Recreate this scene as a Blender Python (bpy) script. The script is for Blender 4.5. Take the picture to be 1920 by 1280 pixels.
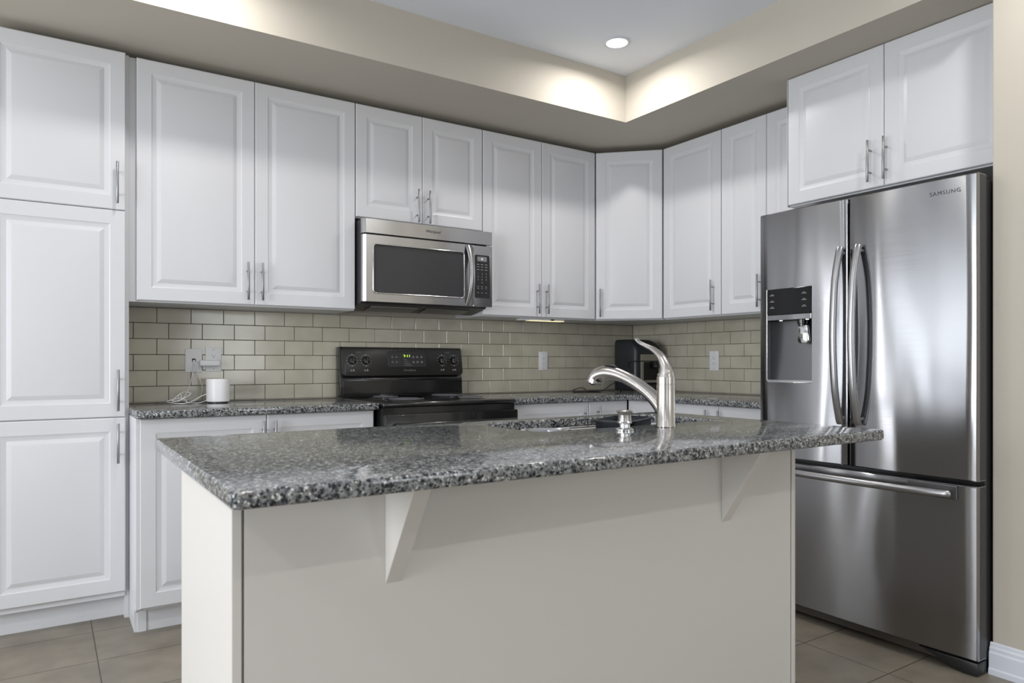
import bpy, bmesh, math, random
from mathutils import Matrix, Vector
random.seed(7)
for o in list(bpy.data.objects): bpy.data.objects.remove(o, do_unlink=True)
sc = bpy.context.scene
COL = sc.collection
R = math.radians

# ------------------------------------------------------------------ camera
cam_d = bpy.data.cameras.new('camera'); cam = bpy.data.objects.new('camera', cam_d); COL.objects.link(cam)
cam.location = (0, 0, 1.1117)
cam.rotation_euler = (R(90), 0, R(-33.3287))
cam_d.sensor_width = 36.0; cam_d.sensor_fit = 'HORIZONTAL'
cam_d.lens = 1331.11/1920*36
cam_d.shift_y = (678.55-640)/1920
cam_d.clip_start = 0.05
cam_d.dof.use_dof = True; cam_d.dof.focus_distance = 4.2; cam_d.dof.aperture_fstop = 6.5
sc.camera = cam
# ------------------------------------------------------------------ view
sc.view_settings.view_transform = 'Standard'
sc.view_settings.look = 'None'
sc.view_settings.gamma = 1.0
sc.view_settings.use_curve_mapping = False
sc.view_settings.exposure = 0.0
# ------------------------------------------------------------------ world and lights
w = bpy.data.worlds.new('world'); sc.world = w; w.use_nodes = True
w.node_tree.nodes['Background'].inputs[0].default_value = (0.80, 0.88, 1.0, 1)
w.node_tree.nodes['Background'].inputs[1].default_value = 1.0

def area(name, loc, rot, sx, sy, power, color, shape='RECTANGLE', spread=180):
    d = bpy.data.lights.new(name, 'AREA'); d.shape = shape; d.size = sx
    if shape in ('RECTANGLE', 'ELLIPSE'): d.size_y = sy
    d.energy = power; d.color = color; d.spread = R(spread)
    o = bpy.data.objects.new(name, d); COL.objects.link(o)
    o.location = loc; o.rotation_euler = rot
    return o
XL, YR, YD = -3.2, -2.9, 5.4   # left wall, rear wall and the far end of the dining area
CEIL = 2.745
DAY = (0.93, 0.965, 1.0)
# daylight through the patio door in the left wall and the windows of the rear wall
area('daylight', (XL-0.02, 3.85, 1.10), (0, R(-90), 0), 2.05, 1.55, 29, DAY)
area('daylight', (XL-0.02, 5.02, 1.10), (0, R(-90), 0), 2.05, 0.16, 13, DAY)  # unseen narrow strip, added for the bright streak reflected in the refrigerator doors
area('daylight', (XL-0.02, 0.85, 1.35), (0, R(-90), 0), 1.45, 1.9, 112, DAY)
area('daylight', (2.15, YR-0.02, 1.45), (R(90), 0, 0), 0.95, 1.3, 16, DAY)
area('daylight', (-1.0, YR-0.02, 1.35), (R(90), 0, 0), 2.2, 1.6, 9, DAY)
LAMPS = [(2.44, 2.735), (0.50, 2.735), (2.44, 0.80), (0.50, 0.80), (-1.5, 2.735), (-1.5, 0.8), (-1.5, -1.3), (0.5, -1.3), (2.2, -1.3)]
LAMP_W = 7.2

# ------------------------------------------------------------------ materials
def newmat(name):
    m = bpy.data.materials.new(name); m.use_nodes = True
    nt = m.node_tree; b = nt.nodes['Principled BSDF']
    return m, nt, b
def simple(name, col, rough=0.5, metal=0.0, coat=0.0, spec=0.5, bump=None, emit=None):
    m, nt, b = newmat(name)
    b.inputs['Base Color'].default_value = (*col, 1); b.inputs['Roughness'].default_value = rough
    b.inputs['Metallic'].default_value = metal; b.inputs['Specular IOR Level'].default_value = spec
    b.inputs['Coat Weight'].default_value = coat; b.inputs['Coat Roughness'].default_value = 0.05
    if bump:
        tc = nt.nodes.new('ShaderNodeTexCoord'); n = nt.nodes.new('ShaderNodeTexNoise'); bp = nt.nodes.new('ShaderNodeBump')
        n.inputs['Scale'].default_value = bump[0]; bp.inputs['Strength'].default_value = bump[1]; bp.inputs['Distance'].default_value = bump[2]
        nt.links.new(tc.outputs['Object'], n.inputs['Vector']); nt.links.new(n.outputs['Fac'], bp.inputs['Height']); nt.links.new(bp.outputs['Normal'], b.inputs['Normal'])
    if emit:
        b.inputs['Emission Color'].default_value = (*emit[0], 1); b.inputs['Emission Strength'].default_value = emit[1]
    return m
M = {}
M['cab'] = simple('white thermofoil', (0.70, 0.705, 0.73), 0.33, bump=(160, 0.05, 0.0006))
M['isl'] = simple('island paint', (0.68, 0.66, 0.625), 0.45, bump=(200, 0.06, 0.0006))
M['wall'] = simple('beige wall paint', (0.54, 0.50, 0.43), 0.75, bump=(350, 0.12, 0.0006))
M['ceil'] = simple('white ceiling paint', (0.84, 0.88, 0.95), 0.85, bump=(250, 0.12, 0.0006))
M['trim'] = simple('white trim paint', (0.70, 0.73, 0.80), 0.4)
M['black_enamel'] = simple('black enamel', (0.012, 0.012, 0.012), 0.16, coat=0.4)
M['black_plastic'] = simple('black plastic', (0.014, 0.014, 0.015), 0.38)
M['stove_panel'] = simple('stove panel', (0.020, 0.019, 0.017), 0.30)
M['dark_gloss'] = simple('dark glossy glass', (0.008, 0.008, 0.009), 0.12, spec=0.25)
M['mw_glass'] = simple('microwave window', (0.045, 0.045, 0.048), 0.22)
M['keypad'] = simple('keypad', (0.022, 0.022, 0.024), 0.35)
M['dark_metal'] = simple('dark painted metal', (0.035, 0.035, 0.038), 0.4)
M['chrome'] = simple('chrome', (0.75, 0.75, 0.76), 0.12, 1.0)
M['nickel'] = simple('brushed nickel', (0.52, 0.495, 0.47), 0.25, 1.0)
M['pull'] = simple('satin nickel pull', (0.34, 0.34, 0.35), 0.36, 1.0)
M['plate'] = simple('white plastic', (0.86, 0.86, 0.87), 0.35)
M['slot'] = simple('slot', (0.03, 0.03, 0.03), 0.6)
M['mark'] = simple('printed marks', (0.55, 0.55, 0.55), 0.5)
M['mark_dim'] = simple('dim printed marks', (0.25, 0.25, 0.26), 0.5)
M['led_green'] = simple('green display', (0.3, 0.5, 0.05), 0.5, emit=((0.55, 0.9, 0.10), 0.9))
M['led_white'] = simple('white display', (0.8, 0.8, 0.8), 0.5, emit=((0.9, 0.95, 1.0), 1.0))
M['lens'] = simple('lamp lens', (0.9, 0.9, 0.9), 0.4, emit=((1.0, 0.98, 0.96), 9.0))
M['uc_lens'] = simple('under cabinet lamp lens', (0.9, 0.85, 0.6), 0.4, emit=((1.0, 0.88, 0.5), 0.8))
M['logo_dark'] = simple('dark logo', (0.09, 0.09, 0.10), 0.4, 0.6)
M['logo_chrome'] = simple('bright logo', (0.8, 0.8, 0.82), 0.2, 1.0)
M['navy_plastic'] = simple('dark plastic', (0.006, 0.008, 0.014), 0.35, spec=0.25)
M['grout'] = simple('brown grout', (0.13, 0.105, 0.08), 0.9)
M['coil'] = simple('coil', (0.10, 0.10, 0.115), 0.45)
M['pan'] = simple('drip pan', (0.03, 0.03, 0.032), 0.2)
M['brownmetal'] = simple('kick plate metal', (0.05, 0.042, 0.03), 0.5)
M['cf_body'] = simple('charcoal body', (0.018, 0.021, 0.026), 0.34)
M['cf_steel'] = simple('warm steel', (0.40, 0.39, 0.37), 0.4, 1.0)
M['outside'] = simple('window glass', (0.6, 0.65, 0.7), 0.1)

def steel(name, base=(0.56, 0.56, 0.57), rough=0.26, aniso=0.8, wav=0.0, wscale=1.6, zs=0.35, tangent=(0, 0, 1)):
    m, nt, b = newmat(name)
    b.inputs['Base Color'].default_value = (*base, 1); b.inputs['Metallic'].default_value = 1.0
    b.inputs['Roughness'].default_value = rough; b.inputs['Anisotropic'].default_value = aniso
    t = nt.nodes.new('ShaderNodeCombineXYZ')
    for i in range(3): t.inputs[i].default_value = tangent[i]
    nt.links.new(t.outputs[0], b.inputs['Tangent'])
    tc = nt.nodes.new('ShaderNodeTexCoord')
    # fine horizontal brushing in the roughness
    mp = nt.nodes.new('ShaderNodeMapping'); mp.inputs['Scale'].default_value = (3, 3, 700)
    n = nt.nodes.new('ShaderNodeTexNoise'); n.inputs['Scale'].default_value = 1.0; n.inputs['Detail'].default_value = 2
    mr = nt.nodes.new('ShaderNodeMapRange'); mr.inputs['To Min'].default_value = rough-0.05; mr.inputs['To Max'].default_value = rough+0.05
    nt.links.new(tc.outputs['Object'], mp.inputs['Vector']); nt.links.new(mp.outputs[0], n.inputs['Vector'])
    nt.links.new(n.outputs['Fac'], mr.inputs['Value']); nt.links.new(mr.outputs[0], b.inputs['Roughness'])
    if wav:
        mp2 = nt.nodes.new('ShaderNodeMapping'); mp2.inputs['Scale'].default_value = (1, 1, zs)
        n2 = nt.nodes.new('ShaderNodeTexNoise'); n2.inputs['Scale'].default_value = wscale; n2.inputs['Detail'].default_value = 1.0
        bp = nt.nodes.new('ShaderNodeBump'); bp.inputs['Strength'].default_value = 1.0; bp.inputs['Distance'].default_value = wav
        nt.links.new(tc.outputs['Object'], mp2.inputs['Vector']); nt.links.new(mp2.outputs[0], n2.inputs['Vector'])
        nt.links.new(n2.outputs['Fac'], bp.inputs['Height']); nt.links.new(bp.outputs['Normal'], b.inputs['Normal'])
    return m
M['steel'] = steel('brushed steel', (0.32, 0.32, 0.33), 0.17, 0.85, wav=0.016, wscale=3.0, zs=0.3)
M['steel_mw'] = steel('brushed steel of the microwave', (0.50, 0.50, 0.505), 0.22, 0.8, wav=0.004, wscale=4, zs=0.3)
M['steel_dark'] = steel('darker steel', (0.21, 0.21, 0.22), 0.33, 0.5)
M['steel_handle'] = steel('handle steel', (0.42, 0.42, 0.43), 0.32, 0.2)
M['sink'] = simple('sink steel', (0.62, 0.62, 0.64), 0.22, 1.0)

def granite():
    m, nt, b = newmat('speckled granite')
    N = nt.nodes.new; L = nt.links.new
    tc = N('ShaderNodeTexCoord')
    nz = N('ShaderNodeTexNoise'); nz.inputs['Scale'].default_value = 150; nz.inputs['Detail'].default_value = 3
    L(tc.outputs['Object'], nz.inputs['Vector'])
    vm = N('ShaderNodeVectorMath'); vm.operation = 'MULTIPLY_ADD'; vm.inputs[1].default_value = (0.012,)*3
    L(nz.outputs['Color'], vm.inputs[0]); L(tc.outputs['Object'], vm.inputs[2])
    def voro(scale, thr, above, soft0, soft1):
        v = N('ShaderNodeTexVoronoi'); v.inputs['Scale'].default_value = scale; L(vm.outputs[0], v.inputs['Vector'])
        sp = N('ShaderNodeSeparateColor'); L(v.outputs['Color'], sp.inputs[0])
        c = N('ShaderNodeMath'); c.operation = 'GREATER_THAN' if above else 'LESS_THAN'; c.inputs[1].default_value = thr; L(sp.outputs[0], c.inputs[0])
        d = N('ShaderNodeMapRange'); d.inputs['From Min'].default_value = soft0; d.inputs['From Max'].default_value = soft1
        d.inputs['To Min'].default_value = 1.0; d.inputs['To Max'].default_value = 0.0; L(v.outputs['Distance'], d.inputs['Value'])
        q = N('ShaderNodeMath'); q.operation = 'MULTIPLY'; L(c.outputs[0], q.inputs[0]); L(d.outputs[0], q.inputs[1])
        return q.outputs[0]
    nb = N('ShaderNodeTexNoise'); nb.inputs['Scale'].default_value = 95; nb.inputs['Detail'].default_value = 4; nb.inputs['Roughness'].default_value = 0.6
    L(tc.outputs['Object'], nb.inputs['Vector'])
    r1 = N('ShaderNodeValToRGB'); e = r1.color_ramp.elements
    e[0].position = 0.38; e[0].color = (0.065, 0.072, 0.08, 1); e[1].position = 0.66; e[1].color = (0.36, 0.37, 0.365, 1)
    L(nb.outputs['Fac'], r1.inputs[0]); col = r1.outputs[0]
    for mask, c in ((voro(190, 0.80, True, 0.35, 0.55), (0.68, 0.685, 0.66)), (voro(210, 0.10, False, 0.3, 0.5), (0.30, 0.26, 0.21)),
                    (voro(185, 0.34, False, 0.45, 0.68), (0.018, 0.022, 0.03)), (voro(120, 0.21, False, 0.42, 0.62), (0.012, 0.015, 0.022))):
        mx = N('ShaderNodeMix'); mx.data_type = 'RGBA'; L(mask, mx.inputs['Factor']); L(col, mx.inputs['A']); mx.inputs['B'].default_value = (*c, 1); col = mx.outputs['Result']
    L(col, b.inputs['Base Color'])
    b.inputs['Roughness'].default_value = 0.09; b.inputs['Specular IOR Level'].default_value = 0.6
    return m
M['granite'] = granite()

def floor_mat():
    m, nt, b = newmat('floor tile')
    N = nt.nodes.new; L = nt.links.new
    tc = N('ShaderNodeTexCoord'); mp = N('ShaderNodeMapping')
    mp.inputs['Location'].default_value = (-0.164+0.3355*10, -0.0365+0.3355*10, 0)
    L(tc.outputs['Object'], mp.inputs['Vector'])
    br = N('ShaderNodeTexBrick'); br.offset = 0.0; br.squash = 1.0
    br.inputs['Scale'].default_value = 1.0; br.inputs['Brick Width'].default_value = 0.3355; br.inputs['Row Height'].default_value = 0.3355
    br.inputs['Mortar Size'].default_value = 0.0022; br.inputs['Mortar Smooth'].default_value = 0.1; br.inputs['Bias'].default_value = 0
    br.inputs['Color1'].default_value = (0.215, 0.188, 0.148, 1); br.inputs['Color2'].default_value = (0.235, 0.207, 0.165, 1)
    br.inputs['Mortar'].default_value = (0.075, 0.058, 0.045, 1)
    L(mp.outputs[0], br.inputs['Vector'])
    n = N('ShaderNodeTexNoise'); n.inputs['Scale'].default_value = 7; n.inputs['Detail'].default_value = 5
    L(tc.outputs['Object'], n.inputs['Vector'])
    rp = N('ShaderNodeMapRange'); rp.inputs['From Min'].default_value = 0.3; rp.inputs['From Max'].default_value = 0.7
    rp.inputs['To Min'].default_value = 0.80; rp.inputs['To Max'].default_value = 1.15
    L(n.outputs['Fac'], rp.inputs['Value'])
    mx = N('ShaderNodeVectorMath'); mx.operation = 'SCALE'
    L(br.outputs['Color'], mx.inputs[0]); L(rp.outputs[0], mx.inputs['Scale'])
    L(mx.outputs[0], b.inputs['Base Color'])
    bp = N('ShaderNodeBump'); bp.invert = True; bp.inputs['Strength'].default_value = 0.5; bp.inputs['Distance'].default_value = 0.002
    L(br.outputs['Fac'], bp.inputs['Height']); L(bp.outputs['Normal'], b.inputs['Normal'])
    b.inputs['Roughness'].default_value = 0.42
    return m
M['floor'] = floor_mat()

def tile_mat():
    m, nt, b = newmat('glazed subway tile')
    N = nt.nodes.new; L = nt.links.new
    tc = N('ShaderNodeTexCoord')
    n = N('ShaderNodeTexNoise'); n.inputs['Scale'].default_value = 9; n.inputs['Detail'].default_value = 1
    L(tc.outputs['Object'], n.inputs['Vector'])
    cr = N('ShaderNodeValToRGB'); e = cr.color_ramp.elements
    e[0].position = 0.3; e[0].color = (0.52, 0.488, 0.39, 1); e[1].position = 0.7; e[1].color = (0.60, 0.57, 0.465, 1)
    L(n.outputs['Fac'], cr.inputs[0]); L(cr.outputs[0], b.inputs['Base Color'])
    bp = N('ShaderNodeBump'); bp.inputs['Strength'].default_value = 0.5; bp.inputs['Distance'].default_value = 0.0006
    L(n.outputs['Fac'], bp.inputs['Height']); L(bp.outputs['Normal'], b.inputs['Normal'])
    b.inputs['Roughness'].default_value = 0.12; b.inputs['Specular IOR Level'].default_value = 0.55
    return m
M['tile'] = tile_mat()

# ------------------------------------------------------------------ mesh helpers
def box(bm, x0, x1, y0, y1, z0, z1, bevel=0.0, seg=2):
    vs = [bm.verts.new((x, y, z)) for x in (x0, x1) for y in (y0, y1) for z in (z0, z1)]
    f = [(0, 1, 3, 2), (4, 6, 7, 5), (0, 4, 5, 1), (2, 3, 7, 6), (0, 2, 6, 4), (1, 5, 7, 3)]
    fs = [bm.faces.new([vs[i] for i in q]) for q in f]
    if bevel:
        es = list({e for q in fs for e in q.edges})
        bmesh.ops.bevel(bm, geom=es, offset=bevel, segments=seg, affect='EDGES', profile=0.5)
def B(*a, **k):
    bm = bmesh.new(); box(bm, *a, **k); return bm
def prism(bm, pts, lo, hi, axis='z', bevel=0.0, seg=2):
    """extrude a 2-D polygon; axis z: pts=(x,y); y: pts=(x,z); x: pts=(y,z)"""
    def P(p, h):
        return {'z': (p[0], p[1], h), 'y': (p[0], h, p[1]), 'x': (h, p[0], p[1])}[axis]
    a = [bm.verts.new(P(p, lo)) for p in pts]; c = [bm.verts.new(P(p, hi)) for p in pts]
    n = len(pts); fs = [bm.faces.new(a), bm.faces.new(c[::-1])]
    for i in range(n): fs.append(bm.faces.new((a[i], c[i], c[(i+1) % n], a[(i+1) % n])))
    bmesh.ops.recalc_face_normals(bm, faces=fs)
    if bevel:
        es = list({e for q in fs for e in q.edges})
        bmesh.ops.bevel(bm, geom=es, offset=bevel, segments=seg, affect='EDGES', profile=0.5)
def rrect(x0, x1, z0, z1, r, n=5):
    pts = []
    for cx, cz, a0 in ((x1-r, z0+r, -90), (x1-r, z1-r, 0), (x0+r, z1-r, 90), (x0+r, z0+r, 180)):
        for i in range(n+1):
            a = R(a0+90*i/n); pts.append((cx+r*math.cos(a), cz+r*math.sin(a)))
    return pts
def lathe(bm, prof, cx, cy, seg=32, ax='z', c3=0.0):
    """prof: list of (radius, h). ax z: centre (cx,cy); ax y: circle in xz, centre (cx, z=c3), h is world y"""
    rings = []
    for r, h in prof:
        ring = []
        for i in range(seg):
            a = 2*math.pi*i/seg; u, v = r*math.cos(a), r*math.sin(a)
            ring.append(bm.verts.new((cx+u, cy+v, h) if ax == 'z' else (cx+u, h, c3+v)))
        rings.append(ring)
    fs = []
    for a, c in zip(rings, rings[1:]):
        for i in range(seg): fs.append(bm.faces.new((a[i], a[(i+1) % seg], c[(i+1) % seg], c[i])))
    if prof[0][0] > 1e-5: fs.append(bm.faces.new(rings[0][::-1]))
    if prof[-1][0] > 1e-5: fs.append(bm.faces.new(rings[-1]))
    bmesh.ops.remove_doubles(bm, verts=[v for r in rings for v in r], dist=1e-6)
    bmesh.ops.recalc_face_normals(bm, faces=[f for f in fs if f.is_valid])
def spline(pts, k=6):
    P = [Vector(p) for p in pts]; out = []
    for i in range(len(P)-1):
        p0 = P[max(i-1, 0)]; p1 = P[i]; p2 = P[i+1]; p3 = P[min(i+2, len(P)-1)]
        for j in range(k):
            t = j/k
            out.append(0.5*((2*p1)+(-p0+p2)*t+(2*p0-5*p1+4*p2-p3)*t*t+(-p0+3*p1-3*p2+p3)*t**3))
    out.append(P[-1]); return out
def tube(bm, pts, rad, seg=10, cap=True, squash=None, up=None):
    """rad number or list; squash: (a,b) radius factors along the two frame axes"""
    pts = [Vector(p) for p in pts]; n = len(pts)
    if not hasattr(rad, '__len__'): rad = [rad]*n
    T = [(pts[min(i+1, n-1)]-pts[max(i-1, 0)]).normalized() for i in range(n)]
    u = Vector(up) if up else (Vector((0, 0, 1)) if abs(T[0].z) < 0.9 else Vector((1, 0, 0)))
    u = (u-T[0]*u.dot(T[0])).normalized(); rings = []
    for i in range(n):
        u = (u-T[i]*u.dot(T[i])).normalized(); v = T[i].cross(u)
        a, c = (squash[i] if isinstance(squash[0], (tuple, list)) else squash) if squash else (1, 1)
        rings.append([bm.verts.new(pts[i]+rad[i]*(a*math.cos(2*math.pi*k/seg)*u+c*math.sin(2*math.pi*k/seg)*v)) for k in range(seg)])
    fs = []
    for a, c in zip(rings, rings[1:]):
        for k in range(seg): fs.append(bm.faces.new((a[k], a[(k+1) % seg], c[(k+1) % seg], c[k])))
    if cap: fs += [bm.faces.new(rings[0][::-1]), bm.faces.new(rings[-1])]
    bmesh.ops.recalc_face_normals(bm, faces=fs)

INV = {}
def obj(name, bm, mat, parent=None, smooth=None, world=True):
    me = bpy.data.meshes.new(name)
    if parent is not None and world: bm.transform(INV[parent.name])
    bm.to_mesh(me); bm.free()
    me.materials.append(M[mat] if isinstance(mat, str) else mat)
    if smooth:
        for p in me.polygons: p.use_smooth = True
        me.set_sharp_from_angle(angle=R(smooth))
    o = bpy.data.objects.new(name, me); COL.objects.link(o)
    if parent is not None:
        o.parent = parent; INV[o.name] = INV[parent.name]
    else: INV[o.name] = Matrix.Identity(4)
    return o
def thing(name, label, cat, loc, rotz=0.0, group=None):
    o = bpy.data.objects.new(name, None); o.empty_display_size = 0.1; COL.objects.link(o)
    o.location = loc; o.rotation_euler = (0, 0, rotz); o['label'] = label; o['category'] = cat
    if group: o['group'] = group
    INV[o.name] = (Matrix.Translation(loc) @ Matrix.Rotation(rotz, 4, 'Z')).inverted()
    return o
def single(name, label, cat, bm, mat, loc, smooth=None, group=None):
    """a thing that is one mesh, origin at loc, geometry given in world space"""
    bm.transform(Matrix.Translation(loc).inverted())
    o = obj(name, bm, mat, smooth=smooth); o.location = loc
    o['label'] = label; o['category'] = cat
    if group: o['group'] = group
    return o
def struct(name, bm, mat, smooth=None):
    o = obj(name, bm, mat, smooth=smooth); o['kind'] = 'structure'; return o
def text(name, body, size, loc, rot, mat, parent, extrude=0.0006, align='CENTER', spacing=1.0, shear=0.0, bold=0.0):
    cu = bpy.data.curves.new('t', 'FONT'); cu.body = body; cu.size = size; cu.extrude = extrude
    cu.align_x = align; cu.align_y = 'CENTER'; cu.space_character = spacing; cu.shear = shear; cu.offset = bold
    t = bpy.data.objects.new('t', cu); COL.objects.link(t)
    bpy.context.view_layer.update()
    me = bpy.data.meshes.new_from_object(t.evaluated_get(bpy.context.evaluated_depsgraph_get()))
    bpy.data.objects.remove(t); bpy.data.curves.remove(cu)
    bm = bmesh.new(); bm.from_mesh(me); bpy.data.meshes.remove(me)
    from mathutils import Euler
    bm.transform(Matrix.Translation(loc) @ Euler(rot).to_matrix().to_4x4())
    return obj(name, bm, mat, parent)
ROT_BACK = (R(90), 0, 0)            # text facing -Y
ROT_RIGHT = (R(90), 0, R(-90))      # text facing -X

# ------------------------------------------------------------------ room shell
X0, Y0 = 3.5694, 3.8286
SZ = 2.480                          # underside of the bulkhead
SFX, SFY = 2.772, 3.032             # its vertical faces
struct('floor', B(XL, X0+0.1, YR, YD, -0.05, 0.0), 'floor')
struct('ceiling', B(XL-0.1, X0+0.1, YR-0.1, YD+0.1, CEIL, CEIL+0.05), 'ceil')
struct('wall_back', B(-0.26, X0+0.1, Y0, Y0+0.1, 0, CEIL), 'wall')
struct('wall_dining', B(XL-0.1, -0.16, YD, YD+0.1, 0, CEIL), 'wall')
struct('wall_dining_side', B(-0.26, -0.16, Y0+0.1, YD, 0, CEIL), 'wall')
struct('wall_right', B(X0, X0+0.1, 1.177, Y0, 0, CEIL), 'wall')
struct('wall_front_right', B(2.830, X0+0.1, YR, 1.177, 0, CEIL, bevel=0.004), 'wall')
bm = bmesh.new()
prism(bm, [(-0.26, SFY), (SFX, SFY), (SFX, 1.177), (2.86, 1.177), (X0, 1.177), (X0, Y0), (-0.26, Y0)], SZ, CEIL, 'z')
struct('trim_1', bm, 'wall')
def wall_with_holes(name, axis, pos0, pos1, a0, a1, holes):
    bm = bmesh.new()
    As = sorted({a0, a1, *[h[0] for h in holes], *[h[1] for h in holes]}); Zs = sorted({0, CEIL, *[h[2] for h in holes], *[h[3] for h in holes]})
    for i in range(len(As)-1):
        for j in range(len(Zs)-1):
            ca = (As[i]+As[i+1])/2; cz = (Zs[j]+Zs[j+1])/2
            if any(h[0] < ca < h[1] and h[2] < cz < h[3] for h in holes): continue
            if axis == 'x': box(bm, pos0, pos1, As[i], As[i+1], Zs[j], Zs[j+1])
            else: box(bm, As[i], As[i+1], pos0, pos1, Zs[j], Zs[j+1])
    struct(name, bm, 'wall')
wall_with_holes('wall_left', 'x', XL-0.1, XL, YR, YD, [(3.05, 4.65, 0.04, 2.16), (-0.13, 1.83, 0.60, 2.14), (4.92, 5.12, 0.04, 2.16)])  # last opening is a slot added for the narrow strip light
wall_with_holes('wall_rear', 'y', YR-0.1, YR, XL, 2.83, [(1.56, 2.74, 0.76, 2.14), (-2.14, 0.14, 0.50, 2.2)])
def window_frame(name, axis, p, a0, a1, z0, z1, mull):
    bm = bmesh.new(); t = 0.045
    def bar(u0, u1, w0, w1):
        if axis == 'x': box(bm, p, p+0.05, u0, u1, w0, w1)
        else: box(bm, u0, u1, p, p+0.05, w0, w1)
    bar(a0, a0+t, z0, z1); bar(a1-t, a1, z0, z1); bar(a0+t, a1-t, z0, z0+t); bar(a0+t, a1-t, z1-t, z1)
    for m_ in mull: bar(m_-t/2, m_+t/2, z0+t, z1-t)
    struct(name, bm, 'trim')
window_frame('door_1', 'x', XL-0.018, 3.05, 4.65, 0.04, 2.16, [3.85])
window_frame('window_1', 'x', XL-0.018, -0.13, 1.83, 0.60, 2.14, [0.85])
window_frame('window_2', 'y', YR-0.018, 1.56, 2.74, 0.76, 2.14, [2.15])
window_frame('window_3', 'y', YR-0.018, -2.14, 0.14, 0.50, 2.2, [-1.38, -0.62])
# baseboard on the right foreground wall: stepped colonial profile
bm = bmesh.new()
prof = [(2.83, 0), (2.812, 0), (2.812, 0.018), (2.816, 0.024), (2.816, 0.075), (2.820, 0.082), (2.820, 0.092), (2.825, 0.098), (2.826, 0.108), (2.83, 0.112)]
vs0 = [bm.verts.new((x, YR, z)) for x, z in prof]; vs1 = [bm.verts.new((x, 1.183, z)) for x, z in prof]
bm.faces.new(vs0); bm.faces.new(vs1[::-1])
for i in range(len(prof)-1): bm.faces.new((vs0[i], vs0[i+1], vs1[i+1], vs1[i]))
bmesh.ops.recalc_face_normals(bm, faces=bm.faces)
struct('baseboard_right', bm, 'trim')

# ------------------------------------------------------------------ tile backsplash: every tile a bevelled box on grout
def backsplash(name, label, along, a0, a1, z0, z1, j1, j2, pos, out):
    t = thing(name, label, 'backsplash', (a0, pos, z0) if along == 'x' else (pos, a0, z0), group='subway tile backsplashes')
    bm = bmesh.new()
    if along == 'x': box(bm, a0, a1, pos-0.004, pos-0.0005, z0, z1)
    else: box(bm, pos-0.004, pos-0.0005, a0, a1, z0, z1)
    obj('grout', bm, 'grout', t)
    bm = bmesh.new(); P = 0.1530; H = 0.0767; g = 0.0013; row = 0; zt = 1.378+0.0
    while zt > z0+0.002:
        zb = max(zt-H, z0); off = j1 if row % 2 == 0 else j2
        k0 = math.floor((a0-off)/P)
        for k in range(k0, k0+int((a1-a0)/P)+3):
            u0 = max(off+k*P, a0); u1 = min(off+(k+1)*P, a1)
            if u1-u0 < 0.006 or zb >= z1: continue
            top = min(zt, z1)
            m = bmesh.new()
            box(m, 0, u1-u0-2*g, -0.010, -0.002, 0, top-zb-2*g, bevel=0.0014, seg=1)
            c = Vector(((u1-u0)/2, 0, (top-zb)/2))
            rot = Matrix.Rotation(R(random.uniform(-.3, .3)), 4, 'X') @ Matrix.Rotation(R(random.uniform(-.3, .3)), 4, 'Z')
            m.transform(Matrix.Translation(c) @ rot @ Matrix.Translation(-c))
            if along == 'x': m.transform(Matrix.Translation((u0+g, pos, zb+g)))
            else: m.transform(Matrix.Translation((pos, u1-g, zb+g)) @ Matrix.Rotation(R(-90), 4, 'Z'))
            me = bpy.data.meshes.new('x'); m.to_mesh(me); m.free(); bm.from_mesh(me); bpy.data.meshes.remove(me)
        zt -= H; row += 1
    obj('subway_tiles', bm, 'tile', t)
    return t
backsplash('tile_backsplash', 'beige-grey glazed subway tile backsplash on the long wall behind the stove', 'x', 0.321, X0-0.0105, 0.9155, 1.3745, 0.452, 0.351+0.153, Y0, -1)
backsplash('tile_backsplash', 'beige-grey glazed subway tile backsplash on the short wall beside the refrigerator', 'y', 2.10, Y0-0.0105, 0.9155, 1.3745, 3.45, 3.401, X0, -1)

# ------------------------------------------------------------------ cabinets
def door_mesh(x0, x1, z0, z1, yf=0.0, th=0.019, frame=0.060):
    bm = bmesh.new()
    rings = [(0, th), (0, 0.003), (0.0035, 0), (frame-0.002, 0), (frame+0.001, 0.0018), (frame+0.017, 0.0062), (frame+0.020, 0.0064), (frame+0.036, 0.0010), (frame+0.039, 0.0004)]
    rv = []
    for i, d in rings:
        rv.append([bm.verts.new((x, yf+d, z)) for x, z in ((x0+i, z0+i), (x1-i, z0+i), (x1-i, z1-i), (x0+i, z1-i))])
    bm.faces.new(rv[0][::-1])
    for a, c in zip(rv, rv[1:]):
        for k in range(4): bm.faces.new((a[k], a[(k+1) % 4], c[(k+1) % 4], c[k]))
    bm.faces.new(rv[-1]); bmesh.ops.recalc_face_normals(bm, faces=bm.faces)
    return bm
def pull_mesh(x, z0, z1, yf=0.0):
    bm = bmesh.new(); r = 0.0055; y = yf-0.030
    tube(bm, [(x, y, z0), (x, y, z0+0.001), (x, y, z1-0.001), (x, y, z1)], [r*0.85, r, r, r*0.85], 14)
    c = (z0+z1)/2
    for s in (-1, 1): tube(bm, [(x, y+0.003, c+s*0.048), (x, yf, c+s*0.048)], 0.004, 10)
    return bm
def to_world(bm, loc, rotz):
    bm.transform(Matrix.Translation(loc) @ Matrix.Rotation(rotz, 4, 'Z')); return bm
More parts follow.
